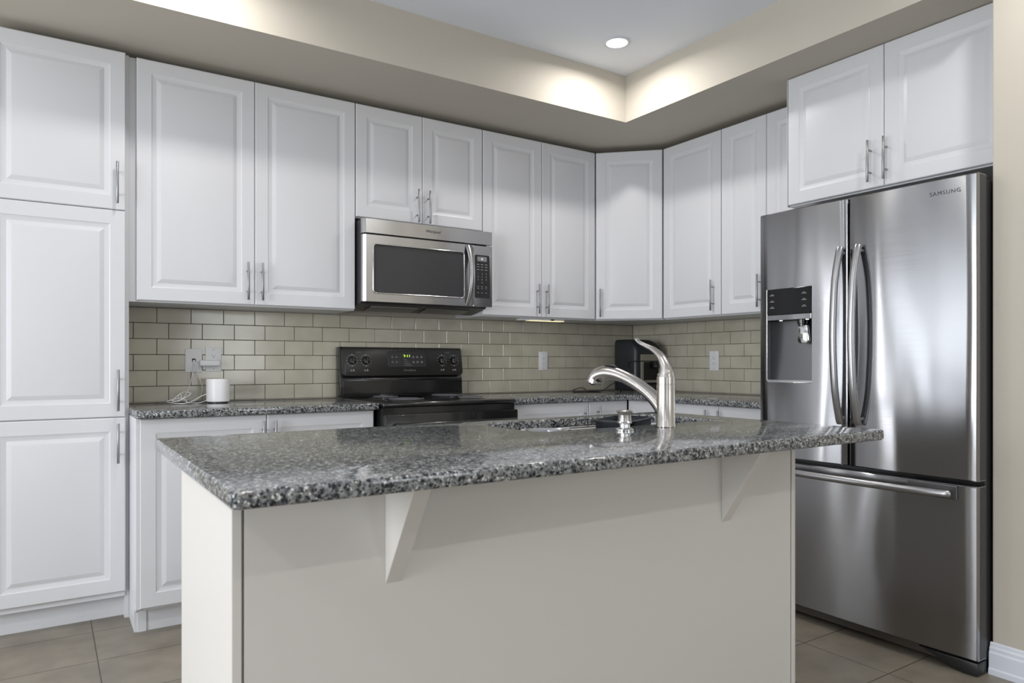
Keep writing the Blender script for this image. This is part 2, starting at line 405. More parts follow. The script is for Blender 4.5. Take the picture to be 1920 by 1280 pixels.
def cabinet(label, loc, rotz, bodies, doors, group=None, cat='cabinet', name='cabinet'):
    """local frame: x right, y into the wall, door faces at y=0. doors: (x0,x1,z0,z1,pull_x,pull_z0,pull_z1)"""
    t = thing(name, label, cat, loc, rotz, group)
    bm = bmesh.new()
    for b in bodies: box(bm, *b)
    obj('carcass', bm, 'cab', t, world=False)
    for d in doors:
        o = obj('door', door_mesh(*d[:4]), 'cab', t, world=False, smooth=12)
        if d[4] is not None: obj('bar_pull', pull_mesh(*d[4:7]), 'pull', o, world=False, smooth=40)
    return t
UF = 3.499; ZB, ZT = 1.3775, 2.447; DZ0, DZ1 = 1.384, 2.446; UD = Y0-UF-0.001
G = 0.0015
# tall pantry
pf = 3.475
cabinet('tall white pantry cabinet with three stacked doors at the far left', (-0.21, pf, 0), 0,
        [(0, 0.498, 0.0205, Y0-pf-0.001, 0.10, 2.447), (0.498, 0.5150, 0.030, Y0-pf-0.001, 0.0, 2.447), (0.0, 0.515, 0.079, 0.11, 0.0, 0.10)],
        [(0, 0.500, 0.125, 0.873, 0.470, 0.680, 0.850), (0, 0.500, 0.8765, 1.762, 0.470, 0.903, 1.080), (0, 0.500, 1.7655, 2.446, 0.467, 1.788, 1.966)], name='pantry_cabinet')
# upper cabinets on the long wall
x0 = 0.335
cabinet('white two-door upper cabinet between the pantry and the microwave', (x0, UF, 0), 0,
        [(-0.0285, 1.0005, 0.0205, UD, ZB, ZT)],
        [(0, 0.5005-G, DZ0, DZ1, 0.464, 1.405, 1.583), (0.5005+G, 1.0005-G, DZ0, DZ1, 0.530, 1.405, 1.583)], name='wall_cabinet', group='white upper cabinets')
x0 = 1.3375
cabinet('short white two-door upper cabinet directly above the microwave', (x0, UF, 0), 0,
        [(0, 0.762, 0.0205, UD, 1.858, ZT)],
        [(G, 0.380-G, 1.863, DZ1, 0.3455, 1.865, 2.043), (0.380+G, 0.761-G, 1.863, DZ1, 0.4125, 1.865, 2.043)], name='wall_cabinet', group='white upper cabinets')
x0 = 2.101
cabinet('white two-door upper cabinet right of the microwave with a small lamp underneath', (x0, UF, 0), 0,
        [(0, 0.836, 0.0205, UD, ZB, ZT)],
        [(G, 0.418-G, DZ0, DZ1, 0.379, 1.403, 1.581), (0.418+G, 0.8365-G, DZ0, DZ1, 0.447, 1.403, 1.581)], name='wall_cabinet', group='white upper cabinets')
# diagonal corner cabinet
ax, ay, bx, by = 2.9385, 3.499, 3.239, 3.2015
ang = math.atan2(by-ay, bx-ax); wd = math.hypot(bx-ax, by-ay)
t = thing('corner_cabinet', 'white single-door corner upper cabinet set diagonally between the two walls', 'cabinet', (ax, ay, 0), ang)
nx, ny = -math.sin(ang), math.cos(ang)
k = 0.0205
bm = bmesh.new()
prism(bm, [(ax+nx*k+0.002, ay+ny*k), (ax+0.002, Y0-0.002), (X0-0.002, Y0-0.002), (X0-0.002, by+0.002), (bx+nx*k, by+ny*k+0.002)], ZB, ZT, 'z')
obj('carcass', bm, 'cab', t)
o = obj('door', door_mesh(0.004, wd-0.004, DZ0, DZ1), 'cab', t, world=False, smooth=12)
obj('bar_pull', pull_mesh(0.034, 1.398, 1.576), 'pull', o, world=False, smooth=40)
# upper cabinets on the short wall (face -X)
RF = 3.239; RD = X0-RF-0.001; ZR = R(-90)
cabinet('white single-door upper cabinet just right of the diagonal corner one', (RF, 3.200, 0), ZR,
        [(0, 0.455, 0.0205, RD, ZB, ZT)], [(G, 0.455-G, DZ0, DZ1, 0.404, 1.409, 1.587)], name='wall_cabinet', group='white upper cabinets')
cabinet('white two-door upper cabinet partly hidden behind the refrigerator top', (RF, 2.7435, 0), ZR,
        [(0, 0.597, 0.0205, RD, ZB, ZT)], [(G, 0.305-G, DZ0, DZ1, 0.268, 1.409, 1.587), (0.305+G, 0.596-G, DZ0, DZ1, 0.345, 1.409, 1.587)], name='wall_cabinet', group='white upper cabinets')
FF = 3.004
cabinet('deep white two-door cabinet above the refrigerator', (FF, 2.1435, 0), ZR,
        [(0.0, 0.964, 0.0205, X0-FF-0.001, 1.862, 2.479), (0.0, 0.003, 0.002, 0.0205, 1.862, 2.479)],
        [(0.006, 0.476-G, 1.868, 2.477, 0.420, 1.891, 2.072), (0.476+G, 0.962, 1.868, 2.477, 0.490, 1.891, 2.072)], name='fridge_cabinet')
# base cabinets
BF = 3.217; BD = Y0-BF-0.001
t = cabinet('white two-door base cabinet left of the stove', (0.319, BF, 0), 0,
        [(0.002, 1.003, 0.0205, BD, 0.102, 0.8835), (0.0, 0.99, 0.075, 0.095, 0.0, 0.102)],
        [(0, 0.500-G, 0.113, 0.880, 0.481, 0.677, 0.855), (0.500+G, 1.001, 0.113, 0.880, 0.532, 0.677, 0.855)], name='base_cabinet', group='white base cabinets')
bm = bmesh.new()
prism(bm, [(BF+0.004, 0.883), (BF+0.004, 0.112), (BF+0.020, 0.098), (BF+0.075, 0.098), (BF+0.075, 0.0), (Y0-0.002, 0), (Y0-0.002, 0.883)], 0.306, 0.3185, 'x')
obj('end_panel', bm, 'cab', t)
obj('kick_return', B(0.3185, 0.350, BF+0.070, BF+0.0749, 0, 0.1), 'cab', t)
cabinet('white base cabinet right of the stove under the long worktop', (2.122, BF, 0), 0,
        [(0, 0.834, 0.0205, BD, 0.102, 0.8835), (0, 0.834, 0.075, 0.095, 0, 0.102)],
        [(0.010, 0.530-G, 0.113, 0.880, 0.498, 0.677, 0.855), (0.530+G, 0.832, 0.113, 0.880, 0.595, 0.685, 0.858)], name='base_cabinet', group='white base cabinets')
cabinet('white two-door base cabinet on the short wall beside the refrigerator', (2.957, BF-0.002, 0), ZR,
        [(0.002, 1.095, 0.0205, X0-2.957-0.001, 0.102, 0.8835), (0.0765, 1.095, 0.075, 0.095, 0, 0.102)],
        [(0.002, 0.692-G, 0.113, 0.880, 0.628, 0.680, 0.858), (0.692+G, 1.090, 0.113, 0.880, 0.712, 0.680, 0.858)], name='base_cabinet', group='white base cabinets')

# ------------------------------------------------------------------ worktops
CZ0, CZ1 = 0.884, 0.914
bm = bmesh.new(); box(bm, 0.305, 1.335, 3.183, Y0-0.0115, CZ0, CZ1, bevel=0.004, seg=3)
single('countertop', 'speckled granite worktop left of the stove carrying the white router', 'countertop', bm, 'granite', (0.305, 3.183, CZ0), smooth=40, group='granite worktops')
bm = bmesh.new()
prism(bm, [(2.108, 3.183), (2.924, 3.183), (2.924, 2.108), (X0-0.0115, 2.108), (X0-0.0115, Y0-0.0115), (2.108, Y0-0.0115)], CZ0, CZ1, 'z', bevel=0.004, seg=3)
single('countertop', 'L-shaped speckled granite worktop in the corner carrying the black coffee machine', 'countertop', bm, 'granite', (2.108, 3.183, CZ0), smooth=40, group='granite worktops')

# ------------------------------------------------------------------ island
IX0, IX1, IY0, IY1 = 0.2365, 2.055, 1.135, 2.050
bx0, bx1, by0, by1 = 0.285, 1.952, 1.365, 1.935
t = thing('kitchen_island', 'cream-painted kitchen island base with bracket supports in the foreground', 'kitchen island', (1.1, 1.65, 0))
bm = bmesh.new()
box(bm, bx0+0.018, bx1-0.018, by0+0.013, by0+0.031, 0, 0.882); box(bm, bx0+0.018, bx1-0.018, by1-0.018, by1, 0.0, 0.882); box(bm, bx0+0.018, bx1-0.018, by0+0.031, by1-0.018, 0.08, 0.098)
box(bm, 1.125, 1.140, by0+0.031, by1-0.018, 0.098, 0.882)
obj('body', bm, 'isl', t)
obj('end_panel', B(bx0-0.001, bx0+0.017, by0-0.002, by1-0.004, 0, 0.883, bevel=0.0015), 'isl', t)
obj('end_panel', B(bx1-0.017, bx1+0.001, by0-0.002, by1-0.004, 0, 0.883, bevel=0.0015), 'isl', t)
obj('front_panel', B(bx0+0.0215, bx1-0.0215, by0-0.001, by0+0.012, 0, 0.8832, bevel=0.001), 'isl', t)
for xb in (0.585, 1.612):
    bm = bmesh.new(); prism(bm, [(by0-0.001, 0.655), (by0-0.001, 0.8835), (1.218, 0.8835)], xb, xb+0.038, 'x', bevel=0.0012, seg=1)
    obj('bracket', bm, 'isl', t)
# countertop with sink opening
def slab_hole(outer, hole, z0, z1, bevel=0.007):
    ox0, ox1, oy0, oy1, orr = outer; hx0, hx1, hy0, hy1, hr = hole
    O = rrect(ox0, ox1, oy0, oy1, orr, 6); H = rrect(hx0, hx1, hy0, hy1, hr, 6)
    bm = bmesh.new()
    def ring(P, z): return [bm.verts.new((x, y, z)) for x, y in P]
    ot, ob, ht, hb = ring(O, z1), ring(O, z0), ring(H, z1), ring(H, z0); n = len(O)
    fs = []
    for i in range(n):
        j = (i+1) % n
        fs += [bm.faces.new((ot[i], ot[j], ht[j], ht[i])), bm.faces.new((ob[j], ob[i], hb[i], hb[j])),
               bm.faces.new((ob[i], ob[j], ot[j], ot[i])), bm.faces.new((ht[i], ht[j], hb[j], hb[i]))]
    bmesh.ops.recalc_face_normals(bm, faces=fs)
    sel = [e for e in bm.edges if abs(e.verts[0].co.z-e.verts[1].co.z) < 1e-6 and len(e.link_faces) == 2 and abs(e.link_faces[0].normal.z-e.link_faces[1].normal.z) > 0.5]
    bmesh.ops.bevel(bm, geom=sel, offset=bevel, segments=4, affect='EDGES', profile=0.5)
    return bm
HX0, HX1, HY0, HY1 = 1.160, 1.915, 1.632, 1.965
single('countertop', 'large grey speckled granite island worktop with the sink cut into it', 'countertop',
       slab_hole((IX0, IX1, IY0, IY1, 0.014), (HX0, HX1, HY0, HY1, 0.06), CZ0, CZ1), 'granite', (IX0, IY0, CZ0), smooth=40, group='granite worktops')
# sink: two bowls in a flange
t = thing('kitchen_sink', 'double-bowl stainless steel sink set in the island worktop', 'sink', (1.54, 1.80, 0.70))
def bowl(x0, x1, y0, y1, zb, zt, r, th=0.0015):
    bm = bmesh.new(); lv = [(0, zt), (0.004, zt-0.02), (0.010, zb+0.03), (0.035, zb)]
    rings = [[bm.verts.new((x, y, z)) for x, y in rrect(x0+i, x1-i, y0+i, y1-i, r, 5)] for i, z in lv]
    for a, c in zip(rings, rings[1:]):
        for k in range(len(a)): bm.faces.new((a[k], a[(k+1) % len(a)], c[(k+1) % len(a)], c[k]))
    bm.faces.new(rings[-1]); bmesh.ops.recalc_face_normals(bm, faces=bm.faces)
    r_ = bmesh.ops.solidify(bm, geom=list(bm.faces), thickness=th)
    return bm
b1 = obj('bowl', bowl(HX0+0.005, 1.465, HY0+0.005, HY1-0.005, 0.70, 0.8825, 0.06), 'sink', t, smooth=50)
b2 = obj('bowl', bowl(1.480, HX1-0.005, HY0+0.005, HY1-0.005, 0.70, 0.8825, 0.06), 'sink', t, smooth=50)
# a round steel bowl and a black tub standing in the sink
bm = bmesh.new(); prof = []
for i in range(9):
    a = i/8; prof.append((0.045+0.050*math.sin(a*math.pi/2), 0.7035+0.20*a))
prof += [(0.102, 0.9055), (0.1035, 0.9075), (0.100, 0.909), (0.093, 0.903)]
for i in range(8, -1, -1):
    a = i/8; prof.append((0.042+0.050*math.sin(a*math.pi/2), 0.7065+0.196*a))
prof.append((0.0, 0.7065)); prof.insert(0, (0.0, 0.7035))
for v_i in range(len(prof)): prof[v_i] = (prof[v_i][0]*0.78, 0.7035+(prof[v_i][1]-0.7035)*0.985)
lathe(bm, prof, 1.262, 1.735, 40)
single('mixing_bowl', 'round stainless bowl standing in the left sink basin', 'bowl', bm, 'chrome', (1.262, 1.735, 0.7035), smooth=50)
bm = bmesh.new()
lv = [(0.020, 0.7035), (0.006, 0.72), (0.0, 0.915), (-0.007, 0.916), (-0.007, 0.921), (0.004, 0.922), (0.008, 0.915), (0.013, 0.722), (0.026, 0.7075)]
TX0, TX1, TY0, TY1 = 1.510, 1.760, 1.732, 1.868
rings = [[bm.verts.new((x, y, z)) for x, y in rrect(TX0+i, TX1-i, TY0+i, TY1-i, 0.045, 6)] for i, z in lv]
for a, c in zip(rings, rings[1:]):
    for k in range(len(a)): bm.faces.new((a[k], a[(k+1) % len(a)], c[(k+1) % len(a)], c[k]))
bm.faces.new(rings[0][::-1]); bm.faces.new(rings[-1]); bmesh.ops.recalc_face_normals(bm, faces=bm.faces)
bm.transform(Matrix.Translation((1.640, 1.803, 0)) @ Matrix.Rotation(R(28), 4, 'Z') @ Matrix.Translation((-1.635, -1.800, 0)))
single('dish_tub', 'black plastic dish tub standing in the right sink basin behind the faucet', 'tub', bm, 'navy_plastic', (1.72, 1.80, 0.7035), smooth=40)
# faucet
FX, FY = 1.590, 1.560
t = thing('faucet', 'tall brushed nickel pull-out faucet with an arched lever on the island', 'faucet', (FX, FY, CZ1))
bm = bmesh.new(); lathe(bm, [(0.0, 0.9145), (0.0295, 0.9145), (0.0295, 0.9165), (0.0285, 0.918), (0.0275, 1.030), (0.0275, 1.0425), (0.0255, 1.0430), (0.0255, 1.0452), (0.0275, 1.0457), (0.0272, 1.066), (0.0262, 1.067), (0.0, 1.067)], FX, FY, 40)
obj('body', bm, 'nickel', t, smooth=35)
# direction of the spout: mostly away over the sink
sd = Vector((-0.10, 1.0, 0)).normalized()
def SP(d, z): return (FX+sd.x*d, FY+sd.y*d, z)
pts = spline([SP(0.0, 0.950), SP(0.022, 0.979), SP(0.060, 1.010), SP(0.116, 1.042), SP(0.172, 1.064), SP(0.222, 1.075), SP(0.262, 1.074), SP(0.292, 1.063), SP(0.302, 1.045)], 6)
n = len(pts); rad = []
for i in range(n):
    u = i/(n-1); rad.append(0.0195 + 0.0068*max(0, 1-u*3.2) + 0.0090*max(0, (u-.5)/.5))
bm = bmesh.new(); tube(bm, pts, rad, 24, up=(1, 0, 0)); sp = obj('spout', bm, 'nickel', t, smooth=50)
bm = bmesh.new(); e = Vector(SP(0.301, 1.05)); lathe(bm, [(0.0, 1.034), (0.013, 1.034), (0.0215, 1.042), (0.0, 1.048)], e.x, e.y, 24); obj('spray_nozzle', bm, 'black_plastic', sp, smooth=40)
bm = bmesh.new(); p = [SP(0.205, 1.0975), SP(0.228, 1.1005), SP(0.251, 1.1005)]; tube(bm, p, [0.004, 0.0055, 0.004], 10, squash=(1.6, 0.6), up=(1, 0, 0)); obj('spray_button', bm, 'black_plastic', sp, smooth=40)
bm = bmesh.new()
pts = spline([SP(0.000, 1.0675), SP(-0.002, 1.082), SP(0.004, 1.105), SP(0.020, 1.130), SP(0.048, 1.151), SP(0.080, 1.164), SP(0.104, 1.174), SP(0.118, 1.186)], 6)
n = len(pts); rr = [0.0205*(1-u)**1.9 + 0.0068 + 0.0010*u for u in [i/(n-1) for i in range(n)]]; rr = [min(r_, 0.0268) for r_ in rr]; rr[-1] = 0.004; rr[-2] = 0.0075
sq = [(1.0, 1.0-0.35*min(1, 1.6*i/(n-1))) for i in range(n)]
tube(bm, pts, rr, 20, squash=sq, up=(1, 0, 0)); obj('lever', bm, 'nickel', t, smooth=50)
# soap dispenser
DX, DY = 1.408, 1.545
t = thing('soap_dispenser', 'short nickel soap dispenser pump left of the faucet', 'soap dispenser', (DX, DY, CZ1))
bm = bmesh.new(); lathe(bm, [(0, 0.9145), (0.0265, 0.9145), (0.0265, 0.917), (0.022, 0.920), (0.0155, 0.922), (0.0150, 0.931), (0.0205, 0.934), (0.0220, 0.937), (0.0195, 0.940), (0.0, 0.940)], DX, DY, 32); obj('base', bm, 'chrome', t, smooth=40)
bm = bmesh.new(); lathe(bm, [(0, 0.9401), (0.0195, 0.9401), (0.0190, 0.958), (0.0200, 0.963), (0.0235, 0.966), (0.0240, 0.969), (0.0205, 0.9715), (0, 0.973)], DX, DY, 32); obj('pump_head', bm, 'nickel', t, smooth=40)

# ------------------------------------------------------------------ stove
SX0, SX1 = 1.342, 2.100
t = thing('stove', 'black electric coil stove with a raised control panel between the base cabinets', 'stove', ((SX0+SX1)/2, 3.5, 0))
obj('body', B(SX0, SX1, 3.170, Y0-0.015, 0.02, 0.893, bevel=0.002), 'black_enamel', t)
bm = bmesh.new(); box(bm, SX0-0.001, SX1+0.001, 3.150, 3.735, 0.8935, 0.9175, bevel=0.009, seg=3); ct = obj('cooktop', bm, 'black_enamel', t, smooth=40)
# raised backguard
bm = bmesh.new()
prism(bm, [(3.735, 0.918), (Y0-0.014, 0.918), (Y0-0.014, 1.196), (3.768, 1.196), (3.757, 1.188), (3.757, 1.05), (3.742, 1.02)], SX0, SX1, 'x', bevel=0.005, seg=2)
obj('backguard', bm, 'black_enamel', t, smooth=35)
bm = bmesh.new(); box(bm, SX0+0.012, SX1-0.004, 3.7335, 3.741, 0.932, 1.008, bevel=0.003); obj('lower_splash', bm, 'black_enamel', t)
# control panel leaning back slightly
bm = bmesh.new()
pts = rrect(SX0+0.008, SX1-0.003, 1.035, 1.192, 0.022, 5)
prism(bm, pts, 3.722, 3.7565, 'y', bevel=0.004, seg=2)
def lean(bm):
    for v in bm.verts: v.co.y += (v.co.z-1.035)*0.16
    return bm
cp = obj('control_panel', lean(bm), 'stove_panel', t, smooth=40)
PY = 3.722
def kbd(bm, x0, x1, z0, z1, d=0.0006): box(bm, x0, x1, PY-d, PY+0.001, z0, z1)
for kx in (1.407, 1.487, 1.961, 2.040):
    bm = bmesh.new()
    lathe(bm, [(0.0215, PY-0.001), (0.0215, PY-0.006), (0.0195, PY-0.016), (0.012, PY-0.019), (0, PY-0.019)], kx, 0, 28, ax='y', c3=1.121)
    box(bm, kx-0.0055, kx+0.0055, PY-0.027, PY-0.010, 1.1225-0.019, 1.1225+0.017, bevel=0.002)
    kn = obj('knob', lean(bm), 'black_enamel', cp, smooth=35)
    bm = bmesh.new()
    for a in range(0, 360, 30):
        c = (kx+0.0305*math.sin(R(a)), 1.121+0.0305*math.cos(R(a)))
        if a in (0, 180): kbd(bm, c[0]-0.006, c[0]+0.006, c[1]-0.0015, c[1]+0.0015)
        else: kbd(bm, c[0]-0.0014, c[0]+0.0014, c[1]-0.0018, c[1]+0.0018)
    for q in (-0.013, 0.001): 
        kbd(bm, kx+q, kx+q+0.010, 1.062, 1.0635); kbd(bm, kx+q+(0.001 if q > 0 else 0), kx+q+0.010, 1.0665, 1.0685)
    kbd(bm, kx+0.004, kx+0.007, 1.063, 1.0715)
    obj('dial_marks', lean(bm), 'mark', cp)
for xx in (1.447, 2.000):
    bm = bmesh.new(); kbd(bm, xx-0.014, xx+0.014, 1.1655, 1.1675); obj('printed_mark', lean(bm), 'mark_dim', cp)
bm = bmesh.new(); prism(bm, rrect(1.618, 1.856, 1.083, 1.170, 0.012), PY-0.0025, PY+0.001, 'y', bevel=0.001, seg=1); dp = obj('display_panel', lean(bm), 'keypad', cp, smooth=30)
bm = bmesh.new()
def dk(x0, x1, z0, z1): box(bm, x0, x1, PY-0.0032, PY-0.002, z0, z1)
for xx in (1.645, 1.670):
    for zz in (1.140, 1.112): dk(xx-0.007, xx+0.007, zz-0.003, zz+0.001); dk(xx-0.002, xx+0.003, zz+0.006, zz+0.008)
for xx in (1.775, 1.800, 1.827):
    for zz in (1.141, 1.112): dk(xx-0.006, xx+0.006, zz-0.005, zz+0.003); dk(xx-0.0015, xx+0.0015, zz+0.005, zz+0.008)
for i, wd_ in enumerate((0.018, 0.026, 0.035, 0.047)): dk(1.716, 1.716+wd_, 1.1235-i*0.0105, 1.1255-i*0.0105)
obj('button_print', lean(bm), 'mark_dim', dp)
yb = PY-0.0036+0.16*(1.144-1.035)
text('clock_digits', '2:11', 0.027, (1.735, yb, 1.1435), (R(90+9), 0, 0), 'led_green', dp, extrude=0.0003, bold=0.0005)
text('brand_name', 'Frigidaire', 0.0205, (1.746, PY-0.001+0.16*(1.064-1.035), 1.064), (R(99), 0, 0), 'logo_chrome', cp, extrude=0.0004, shear=0.35, bold=0.0004)
# burners
for (cx, cy, rr_) in ((1.530, 3.310, 0.098), (1.905, 3.310, 0.075), (1.530, 3.575, 0.075), (1.905, 3.575, 0.098)):
    bm = bmesh.new(); lathe(bm, [(rr_+0.010, 0.9172), (rr_+0.012, 0.9205), (rr_+0.004, 0.9215), (rr_-0.004, 0.919), (0, 0.9182)], cx, cy, 40)
    b = obj('burner', bm, 'chrome', ct, smooth=40)
    bm = bmesh.new(); turns = 4 if rr_ > .09 else 3; P = []
    for i in range(turns*24+1):
        a = 2*math.pi*i/24; q = 0.018+(rr_-0.024)*i/(turns*24); P.append((cx+q*math.cos(a), cy+q*math.sin(a), 0.9262))
    tube(bm, P, 0.0040, 8, squash=(0.75, 1.0)); obj('coil', bm, 'coil', b, smooth=50) if False else obj('heating_coil', bm, 'coil', ct, smooth=50)
# front: oven door with handle, drawer
bm = bmesh.new(); box(bm, SX0+0.004, SX1-0.004, 3.128, 3.1695, 0.235, 0.862, bevel=0.006, seg=2); od = obj('oven_door', bm, 'black_enamel', t, smooth=40)
bm = bmesh.new(); prism(bm, rrect(SX0+0.11, SX1-0.11, 0.38, 0.70, 0.02), 3.1262, 3.13, 'y'); obj('oven_window', bm, 'dark_gloss', od)
bm = bmesh.new(); box(bm, SX0+0.035, SX1-0.035, 3.078, 3.098, 0.795, 0.822, bevel=0.008, seg=3)
for xx in (SX0+0.045, SX1-0.075): box(bm, xx, xx+0.03, 3.09, 3.13, 0.797, 0.820, bevel=0.004)
obj('oven_handle', bm, 'black_enamel', od, smooth=40)
bm = bmesh.new(); box(bm, SX0+0.004, SX1-0.004, 3.135, 3.1695, 0.045, 0.228, bevel=0.005); obj('drawer', bm, 'black_enamel', t, smooth=40)
for fx in (SX0+0.05, SX1-0.05):
    for fy in (3.22, 3.75):
        bm = bmesh.new(); lathe(bm, [(0, 0), (0.016, 0), (0.016, 0.021), (0, 0.021)], fx, fy, 16); obj('foot', bm, 'black_plastic', t)

# ------------------------------------------------------------------ microwave
MX0, MX1, MF = 1.345, 2.093, 3.409
t = thing('microwave', 'stainless over-the-range microwave mounted above the stove', 'microwave', ((MX0+MX1)/2, 3.6, 1.42))
bm = bmesh.new()
prism(bm, [(3.445, 1.842), (3.815, 1.842), (3.815, 1.402), (3.62, 1.385), (3.455, 1.413), (3.445, 1.42)], MX0, MX1, 'x', bevel=0.003, seg=1)
obj('case', bm, 'dark_metal', t)
for xx in (1.42, 1.74):
    bm = bmesh.new(); prism(bm, [(3.50, 1.4055), (3.60, 1.3885), (3.60, 1.3835), (3.50, 1.4005)], xx, xx+0.27, 'x')
    obj('grease_filter', bm, 'steel_dark', t)
def chamf_strip(z0, z1, x0, x1, left=True, right=False):
    bm = bmesh.new(); P = [(x0, 3.4445), (x0-0.0, MF+0.018), (x0+0.012, MF)] if left else [(x0, 3.4445), (x0, MF)]
    P += [(x1, MF), (x1, 3.4445)]
    prism(bm, P, z0, z1, 'z', bevel=0.0015, seg=1); return bm
obj('vent_panel', chamf_strip(1.768, 1.8425, MX0-0.002, 2.108), 'steel_mw', t)
# door frame with window opening
bm = bmesh.new()
wx0, wx1, wz0, wz1 = 1.398, 1.925, 1.466, 1.713
O = [(1.3575, 1.421), (1.9825, 1.421), (1.9825, 1.7605), (1.3575, 1.7605)]
H = rrect(wx0, wx1, wz0, wz1, 0.016, 4)
ov = [bm.verts.new((x, MF, z)) for x, z in O]; hv = [bm.verts.new((x, MF, z)) for x, z in H]; hb = [bm.verts.new((x, MF+0.010, z)) for x, z in H]
# corner order of H groups: (x1,z0),(x1,z1),(x0,z1),(x0,z0)
grp = [hv[0:5], hv[5:10], hv[10:15], hv[15:20]]; oc = [ov[1], ov[2], ov[3], ov[0]]
for gi in range(4):
    for i in range(4): bm.faces.new((oc[gi], grp[gi][i+1], grp[gi][i]))
    g2 = (gi+1) % 4; bm.faces.new((oc[gi], oc[g2], grp[g2][0], grp[gi][-1]))
for i in range(20): bm.faces.new((hv[i], hv[(i+1) % 20], hb[(i+1) % 20], hb[i]))
bk = [bm.verts.new((1.3445, MF+0.012, z)) for z in (1.421, 1.7605)]; bk2 = [bm.verts.new((1.3445, 3.4445, z)) for z in (1.421, 1.7605)]
bm.faces.new((ov[0], ov[3], bk[1], bk[0])); bm.faces.new((bk[0], bk[1], bk2[1], bk2[0]))
r2 = [bm.verts.new((1.9825, 3.4445, z)) for z in (1.421, 1.7605)]
bm.faces.new((ov[1], r2[0], r2[1], ov[2])); bm.faces.new((ov[3], ov[2], r2[1], bk2[1], bk[1])); bm.faces.new((ov[0], bk[0], bk2[0], r2[0], ov[1]))
bmesh.ops.recalc_face_normals(bm, faces=bm.faces)
md = obj('door', bm, 'steel_mw', t)
bm = bmesh.new(); P = [(x, MF-0.001, z) for x, z in rrect(wx0-0.002, wx1+0.002, wz0-0.002, wz1+0.002, 0.018, 5)]; P += [P[0], P[1]]; tube(bm, P, 0.0034, 8, cap=False); obj('window_bezel', bm, 'chrome', md, smooth=50)
bm = bmesh.new(); prism(bm, rrect(wx0, wx1, wz0, wz1, 0.016), MF+0.006, MF+0.012, 'y'); mg = obj('window', bm, 'mw_glass', md)
# wavy vertical handle
bm = bmesh.new()
zz = [1.423+0.335*i/24 for i in range(25)]
def hp(u): return MF-0.004-0.040*math.sin(math.pi*u)**0.8 if 0 < u < 1 else MF-0.004
def hx(u): return 1.952+0.012*math.cos(2*math.pi*u)*0.0
front = []
for i, z in enumerate(zz):
    u = i/24; y = hp(u); wv = 0.019-0.005*math.sin(math.pi*u)
    cx = 1.953+0.004*math.sin(math.pi*u)
    front.append([bm.verts.new((cx-wv, y, z)), bm.verts.new((cx-wv+0.004, y-0.004, z)), bm.verts.new((cx+wv-0.004, y-0.004, z)), bm.verts.new((cx+wv, y, z)), bm.verts.new((cx+wv, y+0.007, z)), bm.verts.new((cx-wv, y+0.007, z))])
for a, c in zip(front, front[1:]):
    for k in range(6): bm.faces.new((a[k], a[(k+1) % 6], c[(k+1) % 6], c[k]))
bm.faces.new(front[0]); bm.faces.new(front[-1]); bmesh.ops.recalc_face_normals(bm, faces=bm.faces)
obj('handle', bm, 'steel_mw', md, smooth=45)
cpn = obj('control_panel', chamf_strip(1.421, 1.7605, 1.986, 2.108, left=False), 'steel_mw', t)
bm = bmesh.new(); prism(bm, rrect(1.9945, 2.089, 1.469, 1.7085, 0.006), MF-0.0015, MF+0.002, 'y'); kp = obj('keypad', bm, 'keypad', cpn)
bm = bmesh.new(); P = [(x, MF-0.0005, z) for x, z in ((2.0905, 1.711), (2.0915, 1.705), (2.0915, 1.472), (2.088, 1.4675), (1.997, 1.467))]; tube(bm, P, 0.0018, 6); obj('keypad_bezel', bm, 'chrome', cpn, smooth=50)
bm = bmesh.new(); box(bm, 2.009, 2.070, MF-0.0028, MF-0.001, 1.6735, 1.699); ds = obj('display', bm, 'mark_dim', kp)
bm = bmesh.new(); box(bm, 2.037, 2.041, MF-0.0036, MF-0.0026, 1.6815, 1.6915); obj('lit_digit', bm, 'led_white', ds)
bm = bmesh.new()
for j, z in enumerate((1.656, 1.642, 1.6265)):
    for xx in (2.015, 2.040, 2.067): box(bm, xx-0.008+0.002*(j % 2), xx+0.007, MF-0.0023, MF-0.001, z-0.0012, z+0.0012)
for z in (1.532, 1.522, 1.498): 
    for xx in (2.015, 2.040, 2.067): box(bm, xx-0.005, xx+0.005, MF-0.0023, MF-0.001, z-0.001, z+0.001)
obj('button_print', bm, 'mark', kp)
for r_, row in enumerate(('123', '456', '789', ' 0 ')):
    for c_, ch in enumerate(row):
        if ch != ' ': text('key_digit', ch, 0.011, (2.015+0.026*c_, MF-0.0016, 1.604-0.0165*r_), ROT_BACK, 'mark', kp, extrude=0.0003)
text('brand_name', 'Whirlpool', 0.021, (1.735, MF-0.0006, 1.8085), ROT_BACK, 'logo_dark', t, extrude=0.0008, shear=0.25, bold=0.0)

